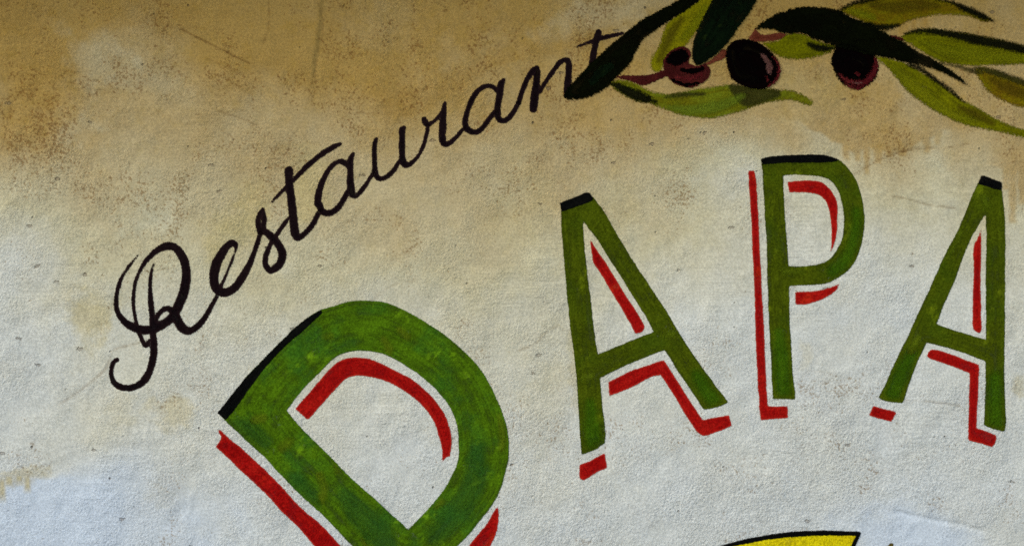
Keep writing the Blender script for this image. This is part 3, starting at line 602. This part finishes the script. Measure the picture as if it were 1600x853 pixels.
ol1 = fill('olive', B, wine, [(1035.2,100.8),(1039.9,89.1),(1050.5,78.6),(1064.6,73.2),(1076.3,76.2),(1079.8,86.8),(1076,98),(1088,103),(1102.1,100.8),(1110.3,110.2),(1104.4,124.3),(1090.4,133.7),(1078.6,137.2),(1059.9,133.7),(1045.8,124.3),(1039.9,112.6)], 3, grow=2)
ol1['label'] = 'wine red olive half hidden by a bottle green leaf'
fill('dark_patch', ol1, plum, [(1040,98),(1044,88),(1054,80),(1066,77),(1075,82),(1076,92),(1068,99),(1055,103)], 4, grow=2)
strokes('dark_streak', ol1, plum, [[(1066,110,3),(1082,112,4.5),(1098,107,3)], [(1050,125,2),(1070,133,2.5),(1092,130,2)]], 4, grow=2)
strokes('red_streak', ol1, maroon, [[(1058,121,2),(1078,123,3),(1096,117,2)]], 5, grow=3.6)
leaf(bottle, [(1118,-6),(1113.8,0),(1097.4,30.5),(1085.7,58.6),(1081,79.7),(1083.3,98.5),(1090.4,103.2),(1106.8,93.8),(1125.5,79.7),(1142,61),(1156,39.9),(1172.4,18.8),(1181.8,0),(1190,-25),(1165,-45),(1135,-30)], 5, 'broad bottle green leaf hanging over the wine red olive', grow=2)
fill('stem', B, rust, [(1100.9,101.5),(1112,93),(1124,82.5),(1131,77.5),(1135,80),(1134.5,90),(1120.8,96.2),(1109.1,100.8)], 2)
leaf(moss, [(1192.8,68),(1215,64.5),(1231.3,53.5),(1253.8,53.5),(1272.6,61.9),(1295.1,69.4),(1305.4,73.2),(1300.7,78.8),(1281.9,87.2),(1261.3,91.9),(1240.7,92.9),(1218.2,88.2),(1205,78.8)], 1, 'moss green leaf between the middle olive and the far olive', grow=2.5)
strokes('dark_streak', B.children[-1], shade, [[(1262,68,2),(1276,74,5),(1290,76,5),(1302,75,2)]], 2, grow=3)
fill('sepal', B, rust, [(1169.4,61.9,1),(1174,54),(1180.6,45,1),(1184,50),(1190,54.5),(1203,54),(1216.3,51.6),(1227.5,54.4),(1216.3,61.9),(1197.5,64.7),(1178.8,65.7)], 3)
ol2 = fill('olive', B, plum, [(1133.7,91.5),(1134.9,77.4),(1144.3,65.7),(1158.4,62.1),(1174.8,63.3),(1191.2,70.4),(1205.3,82.1),(1214.7,93.8),(1218.9,107.9),(1215.8,122),(1205.3,133.7),(1191.2,139.5),(1174.8,138.4),(1158.4,133.7),(1144.3,124.3),(1137.3,107.9)], 4, grow=2)
ol2['label'] = 'large black olive with a dull pink highlight'
fill('highlight', ol2, blush, [(1187.7,84.4),(1194,86),(1201,93),(1205.3,101),(1206.4,110.2),(1201.8,117.3),(1198.5,112),(1197.1,100.8),(1192,92)], 5, grow=2)
strokes('red_rim', ol2, maroon, [[(1208,88,.6),(1216,100,1.4),(1217.5,112,1.6),(1212,126,1.2),(1200,136,.6)], [(1196,119,.5),(1200,127,1.2)]], 5, grow=2.5)
ol3 = fill('olive', B, plum, [(1298.8,95.7),(1302.6,80.7),(1310.1,70),(1340,70),(1362,80),(1371,94),(1372.9,108.8),(1368.2,121.9),(1357,134.1),(1342,139.7),(1326.9,136),(1313.8,127.6),(1304.4,112.5)], 2, grow=2)
ol3['label'] = 'black olive with wine red lower rim under the darkest leaf'
strokes('red_rim', ol3, maroon, [[(1310,116,.8),(1320,124,2.2),(1336,130,3.4),(1352,128,4.5),(1364,116,4.5),(1369,100,3),(1367,90,1)], [(1338,114,.6),(1342,118,1.4)], [(1322,133,1),(1340,138,1.6),(1356,132,1.5)]], 3, grow=3)
strokes('highlight', ol3, blush, [[(1333,129.5,.5),(1340,130.5,1.0),(1347,129.5,.5)]], 4, grow=2)
f7 = leaf(drab, [(1313.5,16.2),(1340.4,4),(1367,-3),(1408,-8),(1448,-4),(1488.7,4),(1504.9,12.1),(1529.1,21.6),(1550.7,32.3),(1537.2,33.7),(1515.6,25.6),(1488.7,22.9),(1456.3,24.3),(1421.3,32.3),(1399.7,41.8),(1380.9,45.8),(1362,40.4),(1332.3,25.6)], 2, 'drab olive leaf with dark tip along the top edge', grow=2.5)
strokes('dark_edge', f7, shade, [o4((50,60,6),(130,20,10),(240,0,9),(330,-16,4)), o4((590,0,4),(680,12,7),(740,38,14),(820,72,18),(880,100,17),(935,122,5)), o4((205,135,6),(270,158,16),(340,158,14),(385,145,5))], 3, grow=3)
f8 = leaf(moss, [(1409.2,60.6),(1421.3,49.9),(1450.9,45.8),(1488.7,49.9),(1537.2,58),(1569.5,64.7),(1600,72.8),(1650,85),(1700,96),(1650,100),(1600,99.7),(1564.2,101.1),(1529.1,102.4),(1499.5,101.1),(1472.5,97),(1450.9,86.3),(1429.4,72.8)], 2, 'moss green leaf with black upper edge running out of the picture', grow=2.5)
strokes('dark_edge', f8, shade, [o4((425,200,6),(480,183,11),(570,183,14),(700,203,20),(850,235,28),(1000,262,26),(1113,290,22),(1250,322,16),(1400,350,6))], 3, grow=3)
f9 = leaf(moss, [(1368.7,88.9),(1394.3,93),(1418.6,101.1),(1440.2,113.2),(1467.1,129.4),(1499.5,153.6),(1526.4,168.5),(1556.1,186),(1583,198.1),(1600,203.5),(1640,212),(1665,222),(1630,221),(1600,215.6),(1569.5,207.5),(1534.5,200.8),(1502.2,192.7),(1472.5,179.2),(1442.9,161.7),(1418.6,142.9),(1402.4,124),(1386.3,105.1)], 1, 'long moss green leaf sweeping down above the last letter A', grow=2.5)
strokes('vein', f9, shade, [o4((445,380,9),(510,400,11),(590,455,12),(680,520,10),(740,570,5),(770,595,2))], 2, grow=2.5)
f10 = leaf(drab, [(1523.7,107.8),(1542.6,106.5),(1569.5,115.9),(1600,126.7),(1640,142),(1665,165),(1635,172),(1600,168.5),(1569.5,157.7),(1542.6,141.5),(1531.8,126.7)], 1, 'drab olive leaf on a thin brown stalk at the picture edge', grow=2.5)
strokes('stalk', f10, veil, [o4((630,362,7),(720,382,10),(840,418,11),(880,425,5))], 2, grow=2.5)
strokes('dark_edge', f10, veil, [o4((825,395,8),(900,410,16),(1000,440,20),(1113,480,18),(1230,520,8))], 2, grow=3)
leaf(deep, [(1180.5,45.5),(1197.5,31),(1216.3,21.6),(1238.8,14.1),(1263.2,11.3),(1287.6,12.2),(1310.1,16.9),(1328.8,27.2),(1357,37.5),(1385.1,53.5),(1410.5,65.5),(1434.8,80.9),(1472.5,101.1),(1494.1,115.9),(1515,135,1),(1488.7,121.3),(1461.7,109.2),(1445.6,103.5),(1415.9,98.4),(1391.6,91.6),(1367.4,87.6),(1335,80),(1305.4,72.4),(1295.1,69),(1272.6,61),(1253.8,52.8),(1235,52.8),(1220,51.6),(1206.9,46),(1191.9,45)], 5, 'broad blackish leaf arching over the far olive', grow=2)
strokes('light_streak', f4, fresh, [[(1045,168,3),(1080,172,7),(1115,168,9),(1145,158,7),(1160,150,3)]], 3, grow=5)
strokes('light_streak', f8, gold, [[(1440,66,3),(1475,78,9),(1520,86,10),(1565,90,8),(1620,92,5)]], 3, grow=5)
strokes('light_streak', f9, gold, [[(1395,105,3),(1420,128,9),(1450,152,9),(1485,178,6),(1520,192,4)]], 2, grow=5)
strokes('dark_streak', f9, umbra, [[(1500,168,3),(1525,178,7),(1550,192,5)]], 3, grow=5)
strokes('brown_streak', f7, umbra, [[(1360,8,4),(1400,12,9),(1440,8,9),(1465,10,4)]], 3, grow=5)
strokes('light_streak', f7, gold, [[(1325,17,2),(1345,22,6),(1365,28,4)]], 4, grow=5)
strokes('brown_streak', f2, umbra, [[(1030,95,4),(1040,72,7),(1052,48,7),(1066,30,4)]], 2, grow=5)
strokes('light_streak', f2, gold, [[(1066,62,4),(1085,40,6),(1102,10,4)]], 2, grow=5)
strokes('brown_streak', f10, umbra, [[(1550,125,4),(1580,140,9),(1615,152,6)]], 2, grow=5)
strokes('stem', B, wine, [[(1390,57,2.5),(1402,60,2.8),(1411,63,1.2)]], 4, grow=2)

# ------------------------------------------------------------------ yellow shape that enters at the lower edge
yel = paint_material('bright_yellow_paint', (.66, .52, .004), (.76, .62, .006), (.60, .42, .004), angle=.1, wear=.12, seed=6.9)
Y = empty('painted_banner', 1200, 960, 'bright yellow painted shape with thick black outline at the lower picture edge', 'mural')
fill('yellow_fill', Y, yel, [(1060,880,1),(1123,856),(1170,845.5),(1208,838.5),(1248,834),(1290,832.5),(1320,833),(1342,834,1),(1337,843),(1333,853),(1322,885),(1300,930),(1290,962,1),(1180,945),(1085,965,1),(1078,920)], 1)
strokes('black_outline', Y, black, [[(1060,880,3),(1090,866,3.2),(1123,855,2.6),(1170,844,3.4),(1208,837.5,3.8),(1248,833.4,3.9),(1290,832,3.8),(1320,832.6,3.6),(1341,833,3)],
                                    [(1343,832.5,2),(1337,843,3.2),(1332.5,854,3.2),(1320,885,3.4),(1300,930,3.4),(1290,962,3.2)], [(1290,962,3.2),(1180,945,3.4),(1085,965,3.2)], [(1085,965,3.2),(1078,920,3.2),(1060,880,3)]], 2)
tip = paint_material('umber_paint', (.055, .042, .012), (.16, .115, .02), angle=.9, wear=.2, seed=1.1)
tp = fill('painted_mark', None, tip, [(1377,868),(1386,853),(1391,848.5),(1395,848),(1396,854),(1394,870),(1385,880)], 1)
tp['label'] = 'tiny umber paint tip on the pale patch next to the yellow shape'; tp['category'] = 'mural'
